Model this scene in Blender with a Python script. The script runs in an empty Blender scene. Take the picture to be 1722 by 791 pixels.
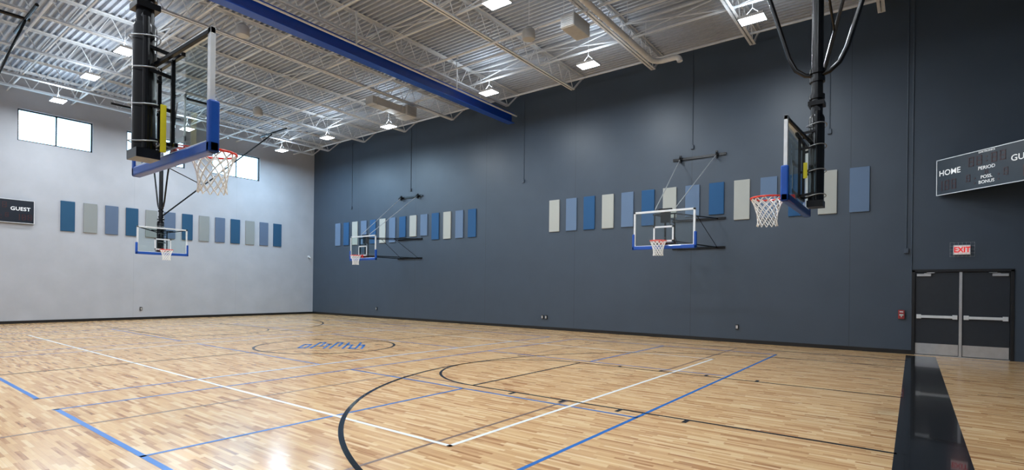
import bpy, math, random
from mathutils import Vector, Matrix
random.seed(4)
C = bpy.context.scene.collection
bpy.context.scene.view_settings.view_transform = 'Standard'

# ------------------------------------------------------------------ helpers
def lin(c):
    return tuple(((v/255)/12.92 if v/255 <= .04045 else ((v/255+.055)/1.055)**2.4) for v in c)+(1,)

def mat(name, col, rough=.5, metal=0, var=.06, scale=8, bump=0, emit=None, es=0, coat=0, spec=None):
    m = bpy.data.materials.new(name); m.use_nodes = True
    nt = m.node_tree; b = nt.nodes['Principled BSDF']
    c = lin(col)
    tc = nt.nodes.new('ShaderNodeTexCoord')
    n = nt.nodes.new('ShaderNodeTexNoise'); n.inputs['Scale'].default_value = scale; n.inputs['Detail'].default_value = 4
    nt.links.new(tc.outputs['Object'], n.inputs['Vector'])
    r = nt.nodes.new('ShaderNodeValToRGB')
    r.color_ramp.elements[0].position = .3; r.color_ramp.elements[1].position = .7
    r.color_ramp.elements[0].color = tuple(v*(1-var) for v in c[:3])+(1,)
    r.color_ramp.elements[1].color = tuple(min(1, v*(1+var)) for v in c[:3])+(1,)
    nt.links.new(n.outputs['Fac'], r.inputs['Fac'])
    nt.links.new(r.outputs['Color'], b.inputs['Base Color'])
    b.inputs['Roughness'].default_value = rough; b.inputs['Metallic'].default_value = metal
    b.inputs['Coat Weight'].default_value = coat
    if spec is not None: b.inputs['Specular IOR Level'].default_value = spec
    if bump:
        bp = nt.nodes.new('ShaderNodeBump'); bp.inputs['Strength'].default_value = bump; bp.inputs['Distance'].default_value = .01
        nt.links.new(n.outputs['Fac'], bp.inputs['Height']); nt.links.new(bp.outputs['Normal'], b.inputs['Normal'])
    if emit:
        b.inputs['Emission Color'].default_value = lin(emit); b.inputs['Emission Strength'].default_value = es
    return m

class MB:
    def __init__(s): s.v = []; s.f = []; s.mi = []; s.m = 0
    def add(s, vs, fs, M=None):
        o = len(s.v)
        for p in vs:
            p = Vector(p)
            s.v.append(tuple(M @ p) if M else tuple(p))
        for f in fs: s.f.append(tuple(i+o for i in f)); s.mi.append(s.m)
        return s
    def box(s, lo, hi, M=None):
        lo, hi = [min(a, b) for a, b in zip(lo, hi)], [max(a, b) for a, b in zip(lo, hi)]
        x0, y0, z0 = lo; x1, y1, z1 = hi
        s.add([(x0,y0,z0),(x1,y0,z0),(x1,y1,z0),(x0,y1,z0),(x0,y0,z1),(x1,y0,z1),(x1,y1,z1),(x0,y1,z1)],
              [(0,3,2,1),(4,5,6,7),(0,1,5,4),(1,2,6,5),(2,3,7,6),(3,0,4,7)], M)
        return s
    def cbox(s, c, d, M=None):
        return s.box([c[i]-d[i]/2 for i in range(3)], [c[i]+d[i]/2 for i in range(3)], M)
    def beam(s, p0, p1, w, h):
        p0 = Vector(p0); p1 = Vector(p1); d = p1-p0; L = d.length
        q = d.to_track_quat('X', 'Z').to_matrix().to_4x4()
        s.box((0,-w/2,-h/2), (L,w/2,h/2), Matrix.Translation(p0) @ q); return s
    def tube(s, pts, r, seg=10, closed=False, caps=True):
        pts = [Vector(p) for p in pts]; n = len(pts)
        rs = r if isinstance(r, (list, tuple)) else [r]*n
        T = []
        for i in range(n):
            if closed: t = pts[(i+1) % n]-pts[i-1]
            else: t = pts[min(i+1, n-1)]-pts[max(i-1, 0)]
            T.append(t.normalized())
        u = T[0].orthogonal().normalized(); vs = []
        for i in range(n):
            u = (u-T[i]*u.dot(T[i])).normalized(); w = T[i].cross(u)
            for k in range(seg):
                a = 2*math.pi*k/seg
                vs.append(pts[i]+(u*math.cos(a)+w*math.sin(a))*rs[i])
        fs = []
        for i in range(n if closed else n-1):
            j = (i+1) % n
            for k in range(seg):
                l = (k+1) % seg
                fs.append((i*seg+k, i*seg+l, j*seg+l, j*seg+k))
        if caps and not closed:
            fs.append(tuple(range(seg))[::-1]); fs.append(tuple((n-1)*seg+k for k in range(seg)))
        s.add(vs, fs); return s
    def ring(s, c, R, r, axis='z', n=32, seg=8):
        pts = []
        for i in range(n):
            a = 2*math.pi*i/n; x, y = R*math.cos(a), R*math.sin(a)
            pts.append((c[0]+x, c[1]+y, c[2]) if axis == 'z' else ((c[0]+x, c[1], c[2]+y) if axis == 'y' else (c[0], c[1]+x, c[2]+y)))
        return s.tube(pts, r, seg, closed=True)
    def text(s, t, size, org, ux=(1,0,0), uz=(0,0,1), bold=.0, ext=.002, align='CENTER', sx=1):
        cu = bpy.data.curves.new('t', 'FONT'); cu.body = t; cu.size = size; cu.align_x = align; cu.align_y = 'CENTER'
        cu.extrude = ext; cu.offset = bold*size; cu.resolution_u = 3
        ob = bpy.data.objects.new('t', cu); C.objects.link(ob)
        dg = bpy.context.evaluated_depsgraph_get(); me = bpy.data.meshes.new_from_object(ob.evaluated_get(dg))
        ux = Vector(ux); uz = Vector(uz); un = ux.cross(uz)
        vs = [Vector(org)+ux*v.co.x*sx+uz*v.co.y+un*v.co.z for v in me.vertices]
        s.add(vs, [tuple(p.vertices) for p in me.polygons])
        bpy.data.objects.remove(ob); bpy.data.meshes.remove(me); return s

def mk(name, mb, mats, parent=None, loc=(0,0,0), rotz=0, smooth=True, bevel=0, label=None, off=None):
    me = bpy.data.meshes.new(name)
    vs = mb.v if off is None else [(v[0]-off[0], v[1]-off[1], v[2]-off[2]) for v in mb.v]
    me.from_pydata(vs, [], mb.f)
    if not isinstance(mats, (list, tuple)): mats = [mats]
    for m in mats: me.materials.append(m)
    me.polygons.foreach_set('material_index', mb.mi)
    me.update()
    if smooth:
        me.polygons.foreach_set('use_smooth', [True]*len(me.polygons))
        me.set_sharp_from_angle(angle=math.radians(35))
    ob = bpy.data.objects.new(name, me); C.objects.link(ob)
    ob.location = loc; ob.rotation_euler = (0,0,rotz)
    if parent: ob.parent = parent
    if bevel:
        b = ob.modifiers.new('bevel', 'BEVEL'); b.width = bevel; b.segments = 2; b.limit_method = 'ANGLE'
    if label: ob['label'] = label
    return ob
def tag(ob, label, cat, group=None):
    ob['label'] = label; ob['category'] = cat
    if group: ob['group'] = group
    return ob
def empty(name, loc, rotz, label, cat, group=None):
    e = bpy.data.objects.new(name, None); C.objects.link(e); e.location = loc; e.rotation_euler = (0,0,rotz); e.empty_display_size = .2
    return tag(e, label, cat, group)
def struct(ob): ob['kind'] = 'structure'; return ob

# ------------------------------------------------------------------ constants (metres, court centre = origin)
XW, XE, YN, YS = -15.57, 15.57, 9.32, -9.32
HT = 9.85

# ------------------------------------------------------------------ materials
def wall_material(name, col, rough, axis, off, pitch, dark=.82):
    m = mat(name, col, rough, var=.05, scale=1.3)
    nt = m.node_tree; b = nt.nodes['Principled BSDF']
    src = b.inputs['Base Color'].links[0].from_socket
    tc = nt.nodes['Texture Coordinate']
    sp = nt.nodes.new('ShaderNodeSeparateXYZ'); nt.links.new(tc.outputs['Object'], sp.inputs[0])
    def M(op, a, bb):
        n = nt.nodes.new('ShaderNodeMath'); n.operation = op
        for i, v in enumerate((a, bb)):
            if v is None: continue
            if isinstance(v, (int, float)): n.inputs[i].default_value = v
            else: nt.links.new(v, n.inputs[i])
        return n.outputs[0]
    fr = M('FRACT', M('DIVIDE', M('SUBTRACT', sp.outputs[axis], off), pitch), None)
    line = M('LESS_THAN', fr, .022/pitch)
    mx = nt.nodes.new('ShaderNodeMix'); mx.data_type = 'RGBA'
    nt.links.new(M('MULTIPLY', line, 1-dark), mx.inputs['Factor'])
    nt.links.new(src, mx.inputs['A']); mx.inputs['B'].default_value = (0,0,0,1)
    nt.links.new(mx.outputs['Result'], b.inputs['Base Color'])
    n2 = nt.nodes.new('ShaderNodeTexNoise'); n2.inputs['Scale'].default_value = 60
    nt.links.new(tc.outputs['Object'], n2.inputs['Vector'])
    h = M('SUBTRACT', M('MULTIPLY', n2.outputs['Fac'], .12), M('MULTIPLY', line, 1.0))
    bp = nt.nodes.new('ShaderNodeBump'); bp.inputs['Strength'].default_value = .35; bp.inputs['Distance'].default_value = .01
    nt.links.new(h, bp.inputs['Height']); nt.links.new(bp.outputs['Normal'], b.inputs['Normal'])
    return m
m_dark = wall_material('slate_wall_paint', (60,72,86), .44, 0, -2.16, 4.545, .7)
m_grey = wall_material('pale_grey_wall_paint', (170,173,180), .6, 1, .2, 4.6, .93)
m_white = mat('white_ceiling_paint', (172,178,188), .55)
m_joist = mat('off_white_steel_paint', (210,213,216), .5)
m_duct = mat('grey_duct_paint', (178,179,178), .5)
m_black = mat('black_steel', (14,14,16), .25, .3)
m_blackp = mat('black_plastic', (18,18,20), .45)
m_rubber = mat('black_rubber_base', (16,17,19), .4)
m_blue = mat('royal_blue_padding', (0,74,168), .45, coat=.2)
m_beam = mat('royal_blue_beam_paint', (0,66,172), .35, coat=.3)
m_frame = mat('white_aluminium_frame', (225,228,230), .35, .2)
m_rim = mat('orange_red_rim', (228,52,30), .35)
m_net = mat('white_nylon_net', (235,235,232), .8)
m_yel = mat('yellow_pad', (215,200,20), .5)
m_steel = mat('brushed_steel', (205,207,210), .3, .7)
m_cable = mat('grey_steel_cable', (165,168,172), .4, .3)
m_pc = mat('cream_fabric', (172,175,170), .9, bump=.3, scale=120)
m_pg = mat('grey_blue_fabric', (98,120,148), .9, bump=.3, scale=120)
m_pb = mat('blue_fabric', (38,84,128), .9, bump=.3, scale=120)
m_pbl = mat('deep_teal_blue_fabric', (32,76,108), .9, bump=.3, scale=120)
m_pcl = mat('mid_grey_fabric', (136,141,141), .9, bump=.3, scale=120)
m_pgl = mat('slate_blue_fabric', (88,105,130), .9, bump=.3, scale=120)
m_door = mat('charcoal_door_paint', (40,46,54), .35)
m_dframe = mat('black_door_frame', (20,22,26), .4)
m_red = mat('red_plastic', (190,30,35), .35)
m_cond = mat('slate_painted_conduit', (62,74,88), .5)
m_wt = mat('white_lettering', (240,242,245), .5, emit=(235,238,240), es=.3)
m_dig = mat('unlit_red_digit', (58,18,22), .4)
m_sb = mat('blue_black_scoreboard', (10,20,34), .3, spec=.45)
m_lens = mat('lit_lamp_lens', (255,255,255), .4, emit=(240,247,255), es=20)
m_lens.cycles.emission_sampling = 'NONE'
m_exitface = mat('lit_sign_face', (225,215,215), .4, emit=(255,225,225), es=.3)
m_exitred = mat('lit_red_letters', (215,25,30), .4, emit=(235,20,25), es=.5)
m_lineB = mat('black_court_paint', (9,9,11), .14, coat=.4)
m_lineW = mat('white_court_paint', (240,241,238), .25)
m_lineU = mat('blue_court_paint', (0,104,186), .3)
m_lineG = mat('brown_court_paint', (124,98,84), .3)

m_glass = bpy.data.materials.new('clear_glass'); m_glass.use_nodes = True
nt = m_glass.node_tree; nt.nodes.clear()
o = nt.nodes.new('ShaderNodeOutputMaterial'); t = nt.nodes.new('ShaderNodeBsdfTransparent'); g = nt.nodes.new('ShaderNodeBsdfGlossy')
lw = nt.nodes.new('ShaderNodeLayerWeight'); lw.inputs['Blend'].default_value = .5
pw = nt.nodes.new('ShaderNodeMath'); pw.operation = 'POWER'; pw.inputs[1].default_value = 4.0; nt.links.new(lw.outputs['Facing'], pw.inputs[0])
ad = nt.nodes.new('ShaderNodeMath'); ad.operation = 'MULTIPLY_ADD'; ad.inputs[1].default_value = .85; ad.inputs[2].default_value = .08; nt.links.new(pw.outputs[0], ad.inputs[0])
nz = nt.nodes.new('ShaderNodeTexNoise'); nz.inputs['Scale'].default_value = 2
mr = nt.nodes.new('ShaderNodeMapRange'); mr.inputs['To Min'].default_value = .02; mr.inputs['To Max'].default_value = .05
nt.links.new(nz.outputs['Fac'], mr.inputs['Value']); nt.links.new(mr.outputs['Result'], g.inputs['Roughness'])
t.inputs['Color'].default_value = (.82,.91,.90,1)
mx = nt.nodes.new('ShaderNodeMixShader'); nt.links.new(ad.outputs[0], mx.inputs[0]); nt.links.new(t.outputs[0], mx.inputs[1]); nt.links.new(g.outputs[0], mx.inputs[2])
nt.links.new(mx.outputs[0], o.inputs['Surface'])

# maple floor
def floor_material():
    m = bpy.data.materials.new('maple_strip_floor'); m.use_nodes = True
    nt = m.node_tree; b = nt.nodes['Principled BSDF']; L = nt.links.new
    tc = nt.nodes.new('ShaderNodeTexCoord'); sp = nt.nodes.new('ShaderNodeSeparateXYZ'); L(tc.outputs['Object'], sp.inputs[0])
    def M(op, a, bb=None):
        n = nt.nodes.new('ShaderNodeMath'); n.operation = op
        for i, v in enumerate((a, bb)):
            if v is None: continue
            if isinstance(v, (int, float)): n.inputs[i].default_value = v
            else: L(v, n.inputs[i])
        return n.outputs[0]
    yy = M('DIVIDE', sp.outputs['Y'], .042); row = M('FLOOR', yy)
    w1 = nt.nodes.new('ShaderNodeTexWhiteNoise'); w1.noise_dimensions = '1D'; L(row, w1.inputs['W'])
    xx = M('DIVIDE', M('ADD', sp.outputs['X'], M('MULTIPLY', w1.outputs['Value'], 7.3)), .4); col = M('FLOOR', xx)
    cb = nt.nodes.new('ShaderNodeCombineXYZ'); L(row, cb.inputs[0]); L(col, cb.inputs[1])
    w2 = nt.nodes.new('ShaderNodeTexWhiteNoise'); w2.noise_dimensions = '2D'; L(cb.outputs[0], w2.inputs['Vector'])
    # grain
    mp = nt.nodes.new('ShaderNodeMapping'); mp.inputs['Scale'].default_value = (2.2,34,1)
    L(tc.outputs['Object'], mp.inputs['Vector'])
    ns = nt.nodes.new('ShaderNodeTexNoise'); ns.inputs['Scale'].default_value = 1.5; ns.inputs['Detail'].default_value = 6; L(mp.outputs[0], ns.inputs['Vector'])
    val = M('ADD', M('MULTIPLY', w2.outputs['Value'], .72), M('MULTIPLY', ns.outputs['Fac'], .46))
    r = nt.nodes.new('ShaderNodeValToRGB'); L(val, r.inputs['Fac'])
    e = r.color_ramp.elements; e[0].position = .14; e[0].color = lin((138,90,54)); e[1].position = 1.0; e[1].color = lin((238,206,160))
    x = e.new(.25); x.color = lin((182,132,86)); x = e.new(.38); x.color = lin((207,162,112)); x = e.new(.75); x.color = lin((225,184,132))
    gap = M('MAXIMUM', M('LESS_THAN', M('FRACT', yy), .04), M('LESS_THAN', M('FRACT', xx), .005))
    mx = nt.nodes.new('ShaderNodeMix'); mx.data_type = 'RGBA'; L(M('MULTIPLY', gap, .3), mx.inputs['Factor']); L(r.outputs['Color'], mx.inputs['A'])
    mx.inputs['B'].default_value = lin((80,48,24)); L(mx.outputs['Result'], b.inputs['Base Color'])
    b.inputs['Roughness'].default_value = .19; b.inputs['Specular IOR Level'].default_value = .48
    return m
m_floor = floor_material()

# ------------------------------------------------------------------ room shell
# floor with the painted game lines as part of its own mesh
F = MB(); F.box((XW-.3,YS-.3,-.15), (XE+.3,YN+.3,0))
ZL = {1:.0026, 2:.0022, 3:.0016, 4:.0010}   # black, white, blue, brown
def rect(mi, x0, y0, x1, y1):
    F.m = mi; z = ZL[mi]; F.add([(x0,y0,z),(x1,y0,z),(x1,y1,z),(x0,y1,z)], [(0,1,2,3)])
def line(mi, x0, y0, x1, y1, w=.05):
    if abs(x0-x1) < 1e-6: rect(mi, x0-w/2, min(y0,y1)-w/2, x0+w/2, max(y0,y1)+w/2)
    else: rect(mi, min(x0,x1)-w/2, y0-w/2, max(x0,x1)+w/2, y0+w/2)
def arc(mi, cx, cy, R, a0, a1, w=.05, n=72):
    F.m = mi; z = ZL[mi]; vs = []; fs = []
    for i in range(n+1):
        a = math.radians(a0+(a1-a0)*i/n)
        for q in (R-w/2, R+w/2): vs.append((cx+q*math.cos(a), cy+q*math.sin(a), z))
    for i in range(n): fs.append((2*i,2*i+1,2*i+3,2*i+2))
    F.add(vs, fs)
for s in (-1, 1):
    line(1, -12.8, s*7.62, 12.8, s*7.62, .08)
    xb = s*12.8; cx = s*11.2
    for q in (-1, 1):
        line(1, xb, q*1.83, s*7.01, q*1.83)
        line(1, xb, q*6.02, cx, q*6.02)
        for dx in (2.13, 3.05, 3.96, 4.88):
            X = s*(12.8-dx); rect(1, X-.03, min(q*1.855,q*2.0), X+.03, max(q*1.855,q*2.0))
    line(1, s*7.01, -1.83, s*7.01, 1.83)
    arc(1, s*7.01, 0, 1.83, 90 if s > 0 else -90, 270 if s > 0 else 90)
    arc(1, cx, 0, 6.02, 90 if s > 0 else -90, 270 if s > 0 else 90, .06, 120)
rect(1, 12.8, -7.62, 13.42, 8.95)
line(1, -12.8, -7.62, -12.8, 7.62, .08)
line(1, 0, -7.62, 0, 7.62)
arc(1, 0, 0, 1.83, 0, 360, .065)
for s in (-1, 1):
    line(2, s*9.1, -4.55, s*9.1, 4.55, .055); line(2, -9.1, s*4.55, 9.1, s*4.55, .055); line(2, s*3, -4.55, s*3, 4.55)
for cx in (-7.07, 0, 7.07):
    for s in (-1, 1):
        line(3, cx+s*3.03, -6.68, cx+s*3.03, 6.68); line(3, cx-3.03, s*6.66, cx+3.03, s*6.66, .06)
        line(3, cx-3.03, s*2.13, cx+3.03, s*2.13); line(3, cx, s*2.13, cx, s*6.66)
for cx in (-7.06, 7.06):
    for s in (-1, 1):
        for q in (-1, 1): line(4, cx+q*1.83, s*1.83, cx+q*1.83, s*7.55, .045)
        line(4, cx-1.83, s*1.83, cx+1.83, s*1.83, .045)
# blue lettered centre mark, set diagonally in the circle, made of strokes
def lq(u0, v0, u1, v1):
    F.m = 3; F.add([(.12+u*.796-v*.74, .14+u*.605+v*.67, .0030) for u, v in ((u0,v0),(u1,v0),(u1,v1),(u0,v1))], [(0,1,2,3)])
for x, a, b in [(-.84,-.75,.3),(-.66,-.75,.3),(-.5,-.75,.85),(-.34,-.2,.85),(-.16,-.75,.45),(.0,-.75,.85),(.16,-.2,.85),(.34,-.75,.85),(.5,-.75,.3),(.68,-.75,.85),(.84,-.75,.3)]:
    lq(x-.03, a, x+.03, b)
for x0, x1, y in ((-.84,-.66,.2),(-.84,-.66,-.65),(-.5,-.34,.75),(-.26,-.1,.35),(.0,.16,.75),(.34,.5,.2),(.5,.68,-.65),(.68,.84,.2)):
    lq(x0, y-.1, x1, y+.1)
struct(mk('floor', F, [m_floor, m_lineB, m_lineW, m_lineU, m_lineG], smooth=False))

# right (long, slate) wall with door opening
DX0, DX1, DH = 12.93, 14.91, 2.27
W = MB(); W.box((XW-.3,YN,0), (DX0,YN+.3,HT+.3)); W.box((DX1,YN,0), (XE+.3,YN+.3,HT+.3)); W.box((DX0,YN,DH), (DX1,YN+.3,HT+.3))
struct(mk('wall_north', W, m_dark, smooth=False))
# left (end, grey) wall with clerestory windows
wins = [(-7.45,-5.02), (-3.78,-1.35), (-.11,2.32), (3.58,6.03)]
WZ0, WZ1 = 7.34, 8.62
W = MB(); yy = YS-.3
for a, b in wins:
    W.box((XW-.3,yy,0), (XW,a,HT+.3)); W.box((XW-.3,a,0), (XW,b,WZ0)); W.box((XW-.3,a,WZ1), (XW,b,HT+.3)); yy = b
W.box((XW-.3,yy,0), (XW,YN,HT+.3))
struct(mk('wall_west', W, m_grey, smooth=False))
W = MB(); W.box((XW,YS-.3,0), (XE,YS,HT+.3)); struct(mk('wall_south', W, m_grey, smooth=False))
W = MB(); W.box((XE,YS-.3,0), (XE+.3,YN,HT+.3)); struct(mk('wall_east', W, m_dark, smooth=False))
for i, (a, b) in enumerate(wins):
    w = MB(); x = XW-.12; t = .05
    for lo, hi in (((x-.03,a,WZ0),(x+.05,b,WZ0+t)), ((x-.03,a,WZ1-t),(x+.05,b,WZ1)), ((x-.03,a,WZ0),(x+.05,a+t,WZ1)), ((x-.03,b-t,WZ0),(x+.05,b,WZ1)),
                   ((x-.03,(a+b)/2-.025,WZ0),(x+.05,(a+b)/2+.025,WZ1))): w.box(lo, hi)
    w.m = 1; w.add([(x,a+t,WZ0+t),(x,b-t,WZ0+t),(x,b-t,WZ1-t),(x,a+t,WZ1-t)], [(0,1,2,3)])
    struct(mk('window_%d' % (i+1), w, [m_dframe, m_glass], smooth=False))
    l = bpy.data.lights.new('window_portal', 'AREA'); l.shape = 'RECTANGLE'; l.size = b-a; l.size_y = WZ1-WZ0; l.cycles.is_portal = True
    lo = bpy.data.objects.new('window_portal', l); C.objects.link(lo); lo.location = (XW-.28,(a+b)/2,(WZ0+WZ1)/2)
    lo.rotation_euler = (math.pi/2,0,-math.pi/2)

# corrugated roof deck, ribs along X
D = MB(); y = YS-.1; vs = []; prof = []
while y < YN+.1:
    prof += [(y,HT+.0),(y+.055,HT+.0),(y+.07,HT+.09),(y+.16,HT+.09)]; y += .175
for yy, zz in prof: vs += [(XW-.1,yy,zz),(XE+.1,yy,zz)]
fs = [(2*i,2*i+1,2*i+3,2*i+2) for i in range(len(prof)-1)]
D.add(vs, fs); D.box((XW-.3,YS-.3,HT+.2), (XE+.3,YN+.3,HT+.35))
struct(mk('ceiling', D, m_white, smooth=False))

# baseboards
def bb(name, lo, hi):
    m = MB(); m.box(lo, hi); struct(mk(name, m, m_rubber, smooth=False, bevel=.004))
bb('baseboard_north', (XW,YN-.015,0.003), (DX0-.02,YN,.115))
bb('baseboard_west', (XW,YS,0.003), (XW+.015,YN-.015,.115))
bb('baseboard_east', (XE-.015,YS,0.003), (XE,YN,.115))
bb('baseboard_south', (XW+.015,YS,0.003), (XE-.015,YS+.015,.115))

# ------------------------------------------------------------------ doors
fm = MB(); y0, y1 = YN-.03, YN+.12
fm.box((DX0-.02,y0,0), (DX0+.05,y1,DH)); fm.box((DX1-.05,y0,0), (DX1+.02,y1,DH)); fm.box((DX0-.02,y0,DH-.05), (DX1+.02,y1,DH+.02))
fm.box((DX0-.01,YN+.14,0), (DX1+.01,YN+.2,DH+.01))  # unseen dark backing panel, added to stop sky light leaking round the leaves
struct(mk('trim_1', fm, m_dframe, smooth=False, bevel=.004))
t = MB(); t.box((DX0+.05,YN-.02,0), (DX1-.05,YN+.12,.015)); struct(mk('trim_2', t, m_steel, smooth=False))
mid = (DX0+DX1)/2
mm = MB(); mm.box((mid-.03,YN+.0,.015), (mid+.03,YN+.05,DH-.05)); struct(mk('trim_3', mm, m_steel, smooth=False, bevel=.004))
for i, (a, b) in enumerate([(DX0+.055, mid-.032), (mid+.032, DX1-.055)]):
    d = MB(); d.box((a,YN+.03,.02), (b,YN+.075,DH-.055))
    dr = struct(mk('door_%d' % (i+1), d, m_door, smooth=False, bevel=.003))
    k = MB(); k.box((a+.01,YN+.024,.03), (b-.01,YN+.03,.32)); mk('kick_plate', k, m_steel, dr, smooth=False, label='stainless steel kick plate')
    p = MB(); p.box((a+.04,YN-.03,1.0), (b-.04,YN+.0,1.07)); p.box((a+.03,YN-.035,.98), (a+.13,YN+.03,1.09)); p.box((b-.13,YN-.035,.98), (b-.03,YN+.03,1.09))
    mk('panic_bar', p, m_frame, dr, smooth=False, bevel=.006, label='horizontal bright steel panic bar')
    c = MB(); hx = a+.18 if i == 0 else b-.18; c.cbox((hx,YN-.0,DH-.13), (.3,.06,.065)); s = 1 if i == 0 else -1
    c.beam((hx,YN-.02,DH-.09), (hx+s*.22,YN-.05,DH-.07), .02, .012); c.beam((hx+s*.22,YN-.05,DH-.07), (hx+s*.06,YN+.02,DH-.065), .02, .012)
    mk('door_closer', c, m_steel, dr, smooth=False, bevel=.004, label='grey hydraulic door closer')

# exit sign with wire guard
G = .0004
e = empty('exit_sign', (13.93,YN-.06,2.66), 0, 'lit white exit sign with red letters behind wire guard', 'exit sign')
h = MB(); h.box((-.17,0,0), (.17,.06-G,.25)); mk('sign_housing', h, m_frame, e, smooth=False, bevel=.006)
h = MB(); h.box((-.155,-.006,.02), (.155,0,.23)); mk('sign_face', h, m_exitface, e, smooth=False)
h = MB(); h.text('EXIT', .19, (0,-.01,.123), bold=.03, sx=.84); mk('lettering', h, m_exitred, e, smooth=False)
h = MB()
for x in [-.24+.08*i for i in range(7)]: h.tube([(x,.055,-.05),(x,-.09,-.05),(x,-.09,.31),(x,.055,.31)], .0022, 6)
for z in (-.05,.04,.13,.22,.31): h.tube([(-.24,.055,z),(-.24,-.09,z),(.24,-.09,z),(.24,.055,z)], .0022, 6)
mk('wire_guard', h, m_cable, e)

# fire alarm pull station
e = empty('fire_alarm_pull_station', (12.69,YN-.06,.95), 0, 'red fire alarm pull station under clear cover', 'fire alarm')
h = MB(); h.box((-.07,0,0), (.07,.06-G,.24)); mk('station_body', h, m_red, e, smooth=False, bevel=.01)
h = MB(); h.box((-.045,-.015,.09), (.045,0,.13)); h.box((-.012,-.02,.05), (.012,0,.1)); mk('pull_handle', h, m_frame, e, smooth=False, bevel=.003)
h = MB(); h.text('FIRE', .045, (0,-.002,.19), bold=.02); mk('lettering', h, m_wt, e, smooth=False)
h = MB(); h.add([(x,y,z) for z in (-.015,.255) for x, y in ((-.085,.058),(-.085,-.04),(.085,-.04),(.085,.058))], [(0,1,5,4),(1,2,6,5),(2,3,7,6),(4,5,6,7)])
mk('clear_cover', h, m_glass, e, smooth=False)

# wall outlets
def outlet(x, y, rot, z=.42):
    e = empty('wall_outlet', (x,y,z), rot, 'small steel wall outlet box with flip cover', 'outlet', 'wall outlets')
    h = MB(); h.box((-.045,-.045,0), (.045,-G,.16)); mk('outlet_box', h, m_blackp, e, smooth=False, bevel=.005)
    h = MB(); h.box((-.03,-.05,.03), (.03,-.045,.13)); mk('cover_plate', h, m_steel, e, smooth=False)
for x in (-9.6, .94, 1.12, 8.45): outlet(x, YN, 0)
outlet(XW, .52, math.pi/2)

# conduits on the long wall
def conduit(x, z0, z1, box=True, nm='slate painted electrical conduit running down the dark wall'):
    e = empty('wall_conduit', (x,YN,z0), 0, nm, 'conduit', 'conduits on the dark wall')
    h = MB(); h.tube([(0,-.013,0.1),(0,-.013,z1-z0)], .0125, 8)
    n = int((z1-z0)/1.5)
    for k in range(n): h.box((-.03,-.012,.6+k*1.5), (.03,-G,.63+k*1.5))
    mk('pipe', h, m_cond, e)
    if box:
        h = MB(); h.box((-.05,-.06,-.02), (.05,-G,.12)); mk('junction_box', h, m_cond, e, smooth=False, bevel=.005)
for x, z0, z1 in [(-11.85,5.95,9.6), (-.1,6.1,9.5), (6.95,6.45,9.6), (-7.06,6.45,9.6), (10.95,6.3,9.6), (12.78,2.75,9.6), (12.90,1.25,9.6)]:
    conduit(x, z0, z1, x != 12.90)

# ------------------------------------------------------------------ acoustic panels
cols = {'c': (m_pc, 'cream fabric acoustic panel'), 'g': (m_pg, 'grey-blue fabric acoustic panel'), 'b': (m_pb, 'deep blue fabric acoustic panel'),
        'C': (m_pcl, 'mid grey fabric acoustic panel'), 'G': (m_pgl, 'slate blue fabric acoustic panel'), 'B': (m_pbl, 'dark teal-blue fabric acoustic panel')}
def panel(k, loc, rot, where, grp, z0=0):
    h = MB(); h.box((-.24,-.05,z0), (.24,-G,1.27))
    ob = mk('acoustic_panel', h, cols[k][0], smooth=False, bevel=.012, loc=loc, rotz=rot)
    tag(ob, cols[k][1]+' '+where, 'acoustic panel', grp)
for i in range(14): panel('cgb'[i % 3], (1.46+.788*i,YN,3.94), 0, 'on slate wall', 'acoustic panels behind the near wall basket', .22 if i in (6,7,8) else 0)
for i in range(14): panel('gbc'[i % 3], (-13.08+.780*i,YN,3.94), 0, 'on slate wall', 'acoustic panels behind the far wall basket', .22 if i in (7,8,9) else 0)
for i in range(13): panel('BCG'[i % 3], (XW,-2.18+.77*i,3.84), math.pi/2, 'on pale grey wall', 'acoustic panels on the grey wall')

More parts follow.
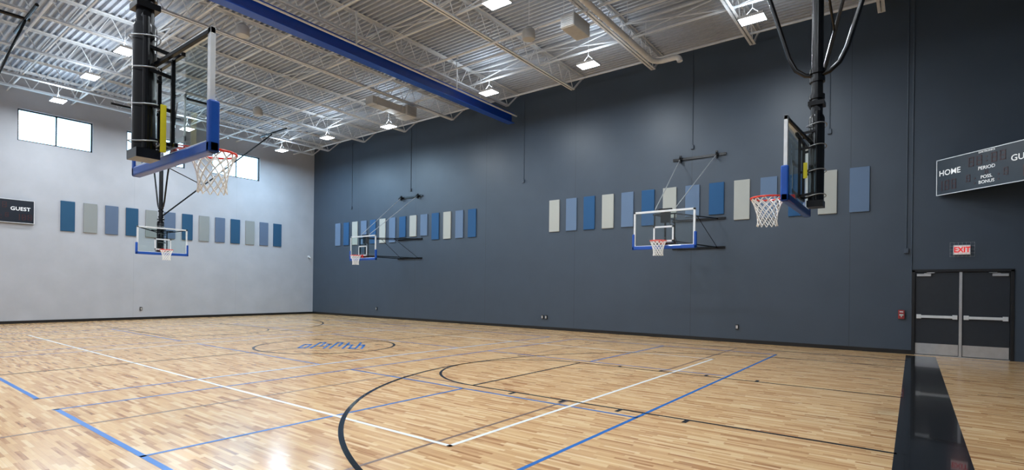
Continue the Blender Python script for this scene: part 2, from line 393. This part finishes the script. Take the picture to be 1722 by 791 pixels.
# ------------------------------------------------------------------ basketball goals
def net(rz=3.05, cy=.38):
    N = 12; R = [.222,.2,.178,.158,.143,.135,.134,.142]; Z = [0,-.06,-.12,-.18,-.24,-.3,-.36,-.42]
    h = MB()
    def P(i, r):
        a = 2*math.pi*(i+.5*(r % 2))/N
        return (R[r]*math.cos(a), cy+R[r]*math.sin(a), rz+Z[r])
    for r in range(7):
        for i in range(N):
            j = i+1 if r % 2 else i-1
            rr = .009 if r in (0,) else .0066
            h.tube([P(i,r),P(i,r+1)], rr, 5, caps=False); h.tube([P(i,r),P(j,r+1)], rr, 5, caps=False)
    return h
def board_parts(e, bz, far=False):
    off = (0,0,bz)
    h = MB(); h.add([(-.9,0,2.92),(.9,0,2.92),(.9,0,3.95),(-.9,0,3.95)], [(0,1,2,3)]); bo = mk('backboard', h, m_glass, e, smooth=False, off=off, label='clear glass backboard panel')
    h = MB(); t = .058
    for y0, y1 in ((-.04,.006),):
        h.box((-.915,y0,3.97-t), (.915,y1,3.97)); h.box((-.915,y0,2.9), (.915,y1,2.9+t)); h.box((-.915,y0,2.9), (-.915+t,y1,3.97)); h.box((.915-t,y0,2.9), (.915,y1,3.97))
    mk('backboard_frame', h, m_frame, bo, smooth=False, bevel=.004, off=off, label='white aluminium frame')
    h = MB(); w = .05
    for a, b in (((-.305,.001,3.05),(.305,.004,3.1)), ((-.305,.001,3.46),(.305,.004,3.51)), ((-.305,.001,3.05),(-.255,.004,3.51)), ((.255,.001,3.05),(.305,.004,3.51))): h.box(a, b)
    mk('target_square', h, m_frame, bo, smooth=False, off=off, label='white painted shooter square')
    h = MB(); h.box((-.955,-.06,2.84), (.955,.035,2.945))
    for s in (-1, 1): h.box((min(s*.885,s*.955),-.06,2.84), (max(s*.885,s*.955),.035,3.31))
    mk('edge_padding', h, m_blue, bo, smooth=False, bevel=.018, off=off, label='royal blue safety padding')
    h = MB(); h.ring((0,.38,3.05), .2286, .0125, n=40)
    h.box((-.06,0.004,2.97), (.06,.02,3.1)); h.beam((0,.01,3.035), (0,.155,3.045), .09, .012)
    for s in (-1, 1): h.tube([(s*.055,.012,2.99),(s*.12,.2,3.04)], .008, 8); h.tube([(s*.06,.012,3.05),(s*.16,.22,3.05)], .008, 8)
    for i in range(12):
        a = 2*math.pi*i/12; h.ring((.2286*math.cos(a),.38+.2286*math.sin(a),3.036), .009, .003, 'y', 8, 5)
    ri = mk('rim', h, m_rim, e, off=off, label='orange-red steel rim')
    mk('net', net(), m_net, ri, off=off, label='white nylon net')

def ceiling_goal(loc, rot, brace, label, ys=None):
    bz = 2.84; off = (0,0,bz)
    e = empty('basketball_hoop', (loc[0],loc[1],bz), rot, label, 'basketball hoop', 'ceiling mounted basketball hoops')
    board_parts(e, bz)
    my = -.25
    # steel frame behind the glass
    h = MB()
    for z in (3.0,3.84): h.cbox((0,-.06,z), (.5 if z < 3.5 else .8,.035,.04))
    for x in (-.17,.17): h.cbox((x,-.065,3.42), (.03,.035,.85))
    for s in (-1, 1):
        h.beam((s*.88,-.03,3.93), (s*.08,my+.05,3.76), .035, .035)
        for z in (3.02,3.35,3.68,3.9): h.beam((s*.12,-.06,z), (s*.1,my,z+.03), .018, .035)
    mk('support_frame', h, m_black, e, smooth=False, bevel=.003, off=off, label='black steel support frame')
    if ys:
        h = MB(); h.box((ys[0]*.142-.01,-.16,ys[1]), (ys[0]*.142+.01,-.11,ys[2]))
        mk('warning_pad', h, m_yel, e, smooth=False, bevel=.005, off=off, label='yellow strip')
    # mast
    h = MB(); h.tube([(0,my,2.87),(0,my,2.9),(0,my,2.9),(0,my,4.12),(0,my,4.16)], [.09,.1,.1,.1,.085], 20)
    h.tube([(0,my,4.1),(0,my,9.1)], .075, 18)
    for z in (4.42,4.66,4.78): h.tube([(0,my,z-.03),(0,my,z+.03)], .1, 18)
    h.tube([(-.11,my-.02,4.22),(.11,my-.02,4.22)], .035, 12); h.tube([(-.11,my,4.02),(.11,my,4.02)], .045, 12)
    h.tube([(.1,my-.02,2.95),(.1,my-.02,4.2)], .03, 10); h.tube([(-.1,my-.02,2.95),(-.1,my-.02,4.2)], .03, 10)
    h.cbox((0,my,2.9), (.25,.2,.09)); h.cbox((0,my,4.32), (.2,.2,.06))
    mk('mast', h, m_black, e, off=off, label='thick black steel mast')
    # curved hanging legs
    for s in (-1, 1):
        h = MB(); h.tube([(0,my,4.72),(0,my+s*.15,4.76),(0,my+s*.27,4.86),(0,my+s*.36,5.05),(0,my+s*.6,5.9),(0,my+s*1.6,9.05)], .032, 12)
        mk('hanging_leg', h, m_black, e, off=off, label='bent black tubular leg')
    h = MB(); b = brace
    h.tube([(b*.03,my,4.45),(b*4.75,my-.1,9.0)], .03, 10)
    h.tube([(b*1.6,my-.03,6.0),(b*.05,my-.02,6.6)], .02, 8)
    mk('diagonal_brace', h, m_black, e, off=off, label='black diagonal tube up to roof')
    for pts, r in (([(-1.3,my-1.6,9.08),(1.3,my-1.6,9.08)],.045), ([(-1.3,my+1.6,9.08),(1.3,my+1.6,9.08)],.045), ([(-.02,my-1.7,9.1),(-.02,my+1.7,9.1)],.05), ([(b*4.75,my-1.2,9.06),(b*4.75,my+1.2,9.06)],.04)):
        h = MB(); h.tube(pts, r, 10); mk('roof_pipe', h, m_black, e, off=off)
    for z in (3.02,3.37,3.72,4.02):
        h = MB(); pts = []
        for i in range(24):
            a = 2*math.pi*i/24; pts.append((.145*math.cos(a), my-.0+.125*math.sin(a), z+.012*math.sin(2*a)))
        h.tube(pts, .006, 6, closed=True)
        mk('cable_strap', h, m_cable, e, off=off, label='pale cable loop round mast')
    return e
ceiling_goal((7.02,-6.42), 0, -1, 'ceiling-hung glass basketball hoop on thick black mast', (1,2.93,3.39))
ceiling_goal((11.58,0), math.pi/2, 1, 'ceiling-hung glass basketball hoop over the black baseline', (-1,3.26,3.48))
ceiling_goal((-11.58,0), -math.pi/2, -1, 'ceiling-hung glass basketball hoop before the grey wall')
ceiling_goal((-7.06,-6.42), 0, 1, 'ceiling-hung glass basketball hoop beside the south sideline')

def wall_goal(loc, label):
    bz = 2.84; off = (0,0,bz)
    e = empty('basketball_hoop', (loc[0],loc[1],bz), math.pi, label, 'basketball hoop', 'wall mounted basketball hoops')
    board_parts(e, bz)
    wy = -(YN-loc[1])+G
    for z in (3.08,4.03):
        h = MB(); h.box((-.88,wy,z-.035), (.88,wy+.05,z+.035)); mk('wall_rail', h, m_black, e, smooth=False, off=off, label='black steel wall rail')
    h = MB(); h.box((-.88,wy,6.09), (.88,wy+.05,6.17))
    for s in (-1, 1): h.box((s*.6-.03,wy+.05,6.0), (s*.6+.03,wy+.14,6.24)); h.ring((s*.6,wy+.15,6.12), .05, .018, 'x', 16, 8)
    mk('wall_rail', h, m_black, e, smooth=False, off=off, label='black wall rail with cable pulleys')
    for s in (-1, 1):
        h = MB(); x0 = s*.62; x1 = s*.3
        h.tube([(x0,wy+.03,4.03),(x1,-.1,3.86)], .021, 10); h.tube([(x0,wy+.03,3.08),(x1,-.1,3.06)], .021, 10)
        h.tube([(x0,wy+.06,3.1),(x0*.5+x1*.5,wy*.5,3.94)], .01, 8)
        mk('support_arm', h, m_black, e, off=off, label='black tubular extension arm')
        h = MB(); h.tube([(s*.6,wy+.15,6.1),(s*.3,-.12,4.02)], .014, 8)
        mk('support_cable', h, m_cable, e, off=off, label='pale grey suspension rod')
    h = MB()
    for z in (3.0,3.86): h.cbox((0,-.08,z), (.7,.04,.04))
    for x in (-.3,.3): h.cbox((x,-.075,3.43), (.035,.04,.86))
    h.cbox((0,-.16,3.78), (.26,.12,.32)); h.cbox((0,-.13,4.0), (.4,.06,.06)); h.tube([(0,-.14,3.0),(0,-.14,3.7)], .03, 10)
    mk('support_frame', h, m_black, e, smooth=False, off=off, label='black steel frame with height adjuster')
wall_goal((7.18,6.21), 'wall-mounted glass basketball hoop on slate wall, nearer door')
wall_goal((-7.06,6.47), 'wall-mounted glass basketball hoop on slate wall, near corner')

# ------------------------------------------------------------------ scoreboards
SEG = {'8': 'abcdefg', '1': 'bc', '0': 'abcdef'}
def digit(e, ch, x, z, w, ht, y=-.002):
    t = w*.2; h = MB()
    S = {'a': ((x-w/2,z+ht/2-t),(x+w/2,z+ht/2)), 'd': ((x-w/2,z-ht/2),(x+w/2,z-ht/2+t)), 'g': ((x-w/2,z-t/2),(x+w/2,z+t/2)),
         'f': ((x-w/2,z),(x-w/2+t,z+ht/2)), 'b': ((x+w/2-t,z),(x+w/2,z+ht/2)), 'e': ((x-w/2,z-ht/2),(x-w/2+t,z)), 'c': ((x+w/2-t,z-ht/2),(x+w/2,z))}
    for c in SEG[ch]:
        (a, b), (c2, d) = S[c]; h.box((a,y-.003,b), (c2,y,d))
    mk('digit_display', h, m_dig, e, smooth=False, label='dark red unlit digit')
def dot(e, x, z, s=.035):
    h = MB(); h.cbox((x,-.0035,z), (s,.003,s)); mk('indicator_dot', h, m_dig, e, smooth=False)
def scoreboard(loc, rot, label):
    e = empty('scoreboard', loc, rot, label, 'scoreboard')
    w, H = 2.5, .93
    h = MB(); h.box((-w/2,0,0), (w/2,.12,H)); cab = mk('cabinet', h, m_sb, e, smooth=False, bevel=.006)
    h = MB(); t = .018
    h.box((-w/2,-.008,0), (w/2,0,t)); h.box((-w/2,-.008,H-t), (w/2,0,H)); h.box((-w/2,-.008,0), (-w/2+t,0,H)); h.box((w/2-t,-.008,0), (w/2,0,H))
    mk('edge_trim', h, m_frame, e, smooth=False, label='thin white border')
    y = -.003
    for tx, sz, x, z in (('HOME',.2,-.9,.56),('GUEST',.2,.83,.56),('PERIOD',.115,0,.485),('POSS.',.11,0,.265),('BONUS',.11,0,.145),('DAKTRONICS',.06,0,.875)):
        h = MB(); h.text(tx, sz, (x,y,z), bold=.008); mk('lettering', h, m_wt, e, smooth=False, label='white word '+tx)
    for x in (-.36,-.17,.17,.36): digit(e, '8', x, .69, .13, .23)
    for z in (.64,.74): dot(e, 0, z)
    for s in (-1, 1):
        for x, c in ((-.2,'1'), (-.02,'8'), (.16,'8')): digit(e, c, s*.95+x, .24, .12, .25)
        dot(e, s*.27, .265); dot(e, s*.27, .15); digit(e, '8', s*.43, .3, .1, .18)
    digit(e, '8', 0, .375, .07, .08)
    return e
sc = scoreboard((13.40+.728*1.25,9.20-.686*1.25,4.21), math.atan2(-.686,.728), 'black basketball scoreboard angled across the room corner')
h = MB(); h.beam((-.9,.2,.7), (.9,.2,.7), .04, .04)
for s in (-1, 1): h.tube([(s*.8,.1,.7),(s*.8,.12+(1.25-.8),.7)], .02, 8)
mk('mounting_bracket', h, m_black, sc, smooth=False)
scoreboard((XW+.12+G,-3.26-1.25,4.02), math.pi/2, 'black basketball scoreboard on pale grey wall')

# ------------------------------------------------------------------ ceiling steel and services
J = MB(); zb, zt = 9.13, HT-.005
for s in (-1, 1):
    J.box((s*.015,-8.55,zb), (s*.085,8.55,zb+.012)); J.box((s*.015,-8.55,zb), (s*.024,8.55,zb+.085))
    J.box((s*.015,YS+.01,zt-.012), (s*.085,YN-.01,zt)); J.box((s*.015,YS+.01,zt-.085), (s*.024,YN-.01,zt))
n = 24; st = 17.1/n
for i in range(n):
    a = -8.55+i*st; J.tube([(0,a,zb+.02),(0,a+st/2,zt-.03)], .014, 6, caps=False); J.tube([(0,a+st/2,zt-.03),(0,a+st,zb+.02)], .014, 6, caps=False)
for s in (-1, 1): J.beam((0,s*8.55,zb+.02), (0,s*9.25,zt-.05), .05, .05)
j0 = mk('roof_joist', J, m_joist, smooth=False)
JX = [-14.5,-12.95,-9.8,-6.65,-3.5,-.4,2.7,5.85,9.0,12.2]
for i, x in enumerate(JX):
    ob = j0 if i == 0 else j0.copy()
    if i: C.objects.link(ob)
    ob.location = (x,0,0); tag(ob, 'off-white painted open-web steel roof joist', 'roof joist', 'roof joists')
for y in (-8.0,-6.2,-4.1,-2.1,0,2.1,4.75,6.2,8.0):
    h = MB(); h.beam((XW,y,zb+.1), (XE,y,zb+.1), .045, .045)
    if abs(y) in (6.2,2.1):
        h.beam((XW,y,zt-.14), (XE,y,zt-.14), .04, .04)
        xs = [XW+.05]+JX+[XE-.05]
        for a, b in zip(xs[:-1], xs[1:]): h.beam((a,y,zb+.1), (b,y,zt-.14), .025, .025); h.beam((a,y,zt-.14), (b,y,zb+.1), .025, .025)
    tag(mk('joist_bridging', h, m_joist, smooth=False), 'off-white steel cross bridging between roof joists', 'joist bridging', 'joist bridging rows')

# blue beam for the divider curtain
e = empty('divider_beam', (-.55,0,8.55), 0, 'royal blue steel beam spanning the roof above mid court', 'beam')
h = MB(); h.box((-.16,YS,0), (.16,9.0,.03)); h.box((-.16,YS,.37), (.16,9.0,.4)); h.box((-.02,YS,.03), (.02,9.0,.37))
mk('beam_body', h, m_beam, e, smooth=False)
for y in range(-9, 9, 2):
    h = MB(); h.tube([(0,y,.4),(0,y,1.3)], .015, 8); h.cbox((0,y,.42), (.14,.08,.03)); mk('hanger', h, m_joist, e)
# curtain drive tube beside it
e = empty('curtain_tube', (-.2,0,8.78), 0, 'thin white drive tube beside the blue beam', 'pipe')
h = MB(); h.tube([(0,YS,0),(0,8.9,0)], .03, 10)
mk('tube_body', h, m_joist, e)
for y in (-7,-3,1,5.3):
    h = MB(); h.box((-.02,y-.02,0), (.02,y+.02,1.0)); mk('tube_bracket', h, m_joist, e, smooth=False)

# short rectangular duct hung under the joists
e = empty('air_duct', (-3.75,0,8.62), 0, 'grey sheet metal air duct with louvred end grille', 'air duct')
h = MB(); h.box((-.22,4.2,.06), (.22,5.8,.34))
for k in range(3): h.box((-.24,4.4+.6*k,.04), (.24,4.44+.6*k,.36))
mk('duct_body', h, m_duct, e, smooth=False)
h = MB(); h.box((-.36,5.8,0), (.36,6.3,.42))
for k in range(6): h.box((-.33,6.3,.03+k*.065), (.33,6.325,.06+k*.065)); h.box((.36,5.84,.03+k*.065), (.385,6.26,.06+k*.065))
mk('end_grille', h, m_duct, e, smooth=False)
for y in (4.5,6.05):
    for x in (-.2,.2): h = MB(); h.tube([(x,y,.33),(x,y,1.23)], .008, 6); mk('hanger_rod', h, m_joist, e)
# round pipe with elbow at wall
e = empty('vent_pipe', (6.4,0,8.8), 0, 'white painted round vent pipe ending in an elbow', 'pipe')
h = MB(); pts = [(0,1.2,1.06),(0,1.2,.25),(0,1.27,.07),(0,1.45,0),(0,7.0,0)]
for i in range(1, 7):
    a = math.radians(15*i); pts.append((.3-.3*math.cos(a),7.0+.3*math.sin(a),0))
pts += [(.65,7.3,0)]
for i in range(1, 7):
    a = math.radians(15*i); pts.append((.65+.16*math.sin(a),7.3,-.16+.16*math.cos(a)))
h.tube(pts, .085, 14)
mk('pipe_body', h, m_joist, e)
for y in (2.8,5.3,6.6):
    h = MB(); h.ring((0,y,0), .09, .008, 'y', 16, 5); h.tube([(0,y,.085),(0,y,1.05)], .008, 6); mk('pipe_hanger', h, m_joist, e)
# thin sprinkler pipes
for y, z in ((-4.9,9.04), (3.7,9.04)):
    e = empty('sprinkler_pipe', (XW,y,z), 0, 'white sprinkler pipe with pendant heads under the joists', 'pipe', 'sprinkler pipes')
    h = MB(); h.tube([(0,0,0),(XE-XW,0,0)], .035, 10); mk('pipe', h, m_joist, e)
    for k in range(10):
        h = MB(); x = 1.4+3.1*k; h.tube([(x,0,0),(x,0,-.1),(x,0,-.1),(x,0,-.115)], [.02,.02,.04,.04], 8); mk('sprinkler_head', h, m_steel, e)
# unit heater / speakers
e = empty('ceiling_unit_heater', (6.0,3.3,8.3), 0, 'cream box-shaped unit heater hung from the joists', 'heater')
h = MB(); h.box((-.3,-.4,0), (.1,.4,.35)); h.tube([(-.1,.4,.18),(-.1,.47,.18)], .14, 20)
mk('heater_body', h, m_duct, e, smooth=False, bevel=.02)
h = MB(); h.box((-.29,-.43,.02), (.09,-.4,.33))
for k in range(6): h.box((-.27,-.45,.05+k*.045), (.07,-.43,.06+k*.045))
mk('louvre', h, m_joist, e, smooth=False)
for a in (-.25,.05):
    for b in (-.35,.35): h = MB(); h.tube([(a,b,.34),(a,b,1.55)], .008, 6); mk('hanger_rod', h, m_joist, e)
for x, y in ((4.4,3.3), (-1.9,-1.5), (-8.3,2.2)):
    e = empty('ceiling_speaker', (x,y,8.55), 0, 'grey round pendant loudspeaker hung from the joists', 'speaker', 'pendant speakers')
    h = MB(); h.tube([(0,0,0),(0,0,.04),(0,0,.25),(0,0,.34),(0,0,.36)], [.17,.19,.17,.08,.04], 20); mk('speaker_body', h, m_duct, e)
    h = MB(); h.tube([(0,0,.36),(0,0,1.31)], .008, 6); mk('hanger_rod', h, m_joist, e)

# high-bay lamps
lamps = [(x, 5.85) for x in (9.6,4.85,.85,-4.6,-9.0,-13.0)]+[(9.6,1.4),(4.8,1.4),(-13.0,1.4)]+[(x,-3.05) for x in (9.6,5.0,.8,-5.9,-9.2,-13.1)]+[(x,-7.6) for x in (12.6,8.0,3.4,-1.2,-5.8,-10.4)]
for i, (x, y) in enumerate(lamps):
    lz = 8.35 if i == 3 else 8.6
    e = empty('high_bay_lamp', (x,y,lz), 0, 'white rectangular high-bay lamp, lit, hung from roof', 'ceiling lamp', 'high-bay lamps')
    h = MB(); h.box((-.3,-.2,.02), (.3,.2,.07)); h.box((-.12,-.12,.07), (.12,.12,.11))
    for sx in (-.31,.3): h.box((sx,-.21,0), (sx+.01,.21,.07))
    for sy in (-.21,.2): h.box((-.31,sy,0), (.31,sy+.01,.07))
    mk('lamp_housing', h, m_frame, e, smooth=False)
    h = MB(); h.box((-.295,-.195,.002), (.295,.195,.019)); mk('lamp_lens', h, m_lens, e, smooth=False, label='glowing lens')
    h = MB(); h.tube([(-.25,0,.07),(0,0,.3),(.25,0,.07)], .004, 6)
    h.tube([(0,0,.3),(0,0,HT-lz)], .005, 6); mk('hanger_rod', h, m_joist, e)
    en = 155; cl = (.86,.94,1)
    if y > 5 and x < -8: en = 260; cl = (.55,.79,1)
    elif y > 5 and x > 9: en = 115
    l = bpy.data.lights.new('lamp_light', 'AREA'); l.shape = 'RECTANGLE'; l.size = .58; l.size_y = .38; l.energy = en; l.color = cl
    lo = bpy.data.objects.new('lamp_light', l); C.objects.link(lo); lo.location = (0,0,-.002); lo.parent = e
    l = bpy.data.lights.new('lamp_uplight', 'AREA'); l.shape = 'RECTANGLE'; l.size = .5; l.size_y = .35; l.energy = 24; l.color = (.8,.91,1)
    lo = bpy.data.objects.new('lamp_uplight', l); C.objects.link(lo); lo.location = (0,0,.14); lo.rotation_euler = (math.pi,0,0); lo.parent = e

# small security camera near the corner
e = empty('security_camera', (XW,9.0,3.25), math.pi/2, 'small white security camera near the room corner', 'security camera')
h = MB(); h.box((-.05,-.04,.08), (.05,-G,.2)); h.tube([(0,-.04,.14),(0,-.12,.1)], .015, 8); mk('camera_mount', h, m_frame, e, smooth=False)
h = MB(); h.tube([(0,-.1,.1),(0,-.24,.04)], .04, 12); mk('camera_body', h, m_frame, e)

# ------------------------------------------------------------------ world
w = bpy.data.worlds.new('World'); bpy.context.scene.world = w; w.use_nodes = True
bg = w.node_tree.nodes['Background']; bg.inputs['Color'].default_value = (.45,.72,1,1); bg.inputs['Strength'].default_value = 9.0

# ------------------------------------------------------------------ camera
cam = bpy.data.cameras.new('camera'); co = bpy.data.objects.new('camera', cam); C.objects.link(co)
yaw, f, H0, k = .650, 888.117, 484.957, .012
cam.sensor_width = 36; cam.lens = f/1722*36; cam.shift_y = (H0-395.5)/1722; cam.clip_start = .05
fw = Vector((-math.sin(yaw),math.cos(yaw),0)); rt = Vector((math.cos(yaw),math.sin(yaw),0)); up = Vector((0,0,1))
Xc = rt*math.cos(k)+up*math.sin(k); Yc = -rt*math.sin(k)+up*math.cos(k)
R = Matrix((Xc,Yc,-fw)).transposed().to_4x4()
co.matrix_world = Matrix.Translation((12.946,-8.566,1.659)) @ R
bpy.context.scene.camera = co
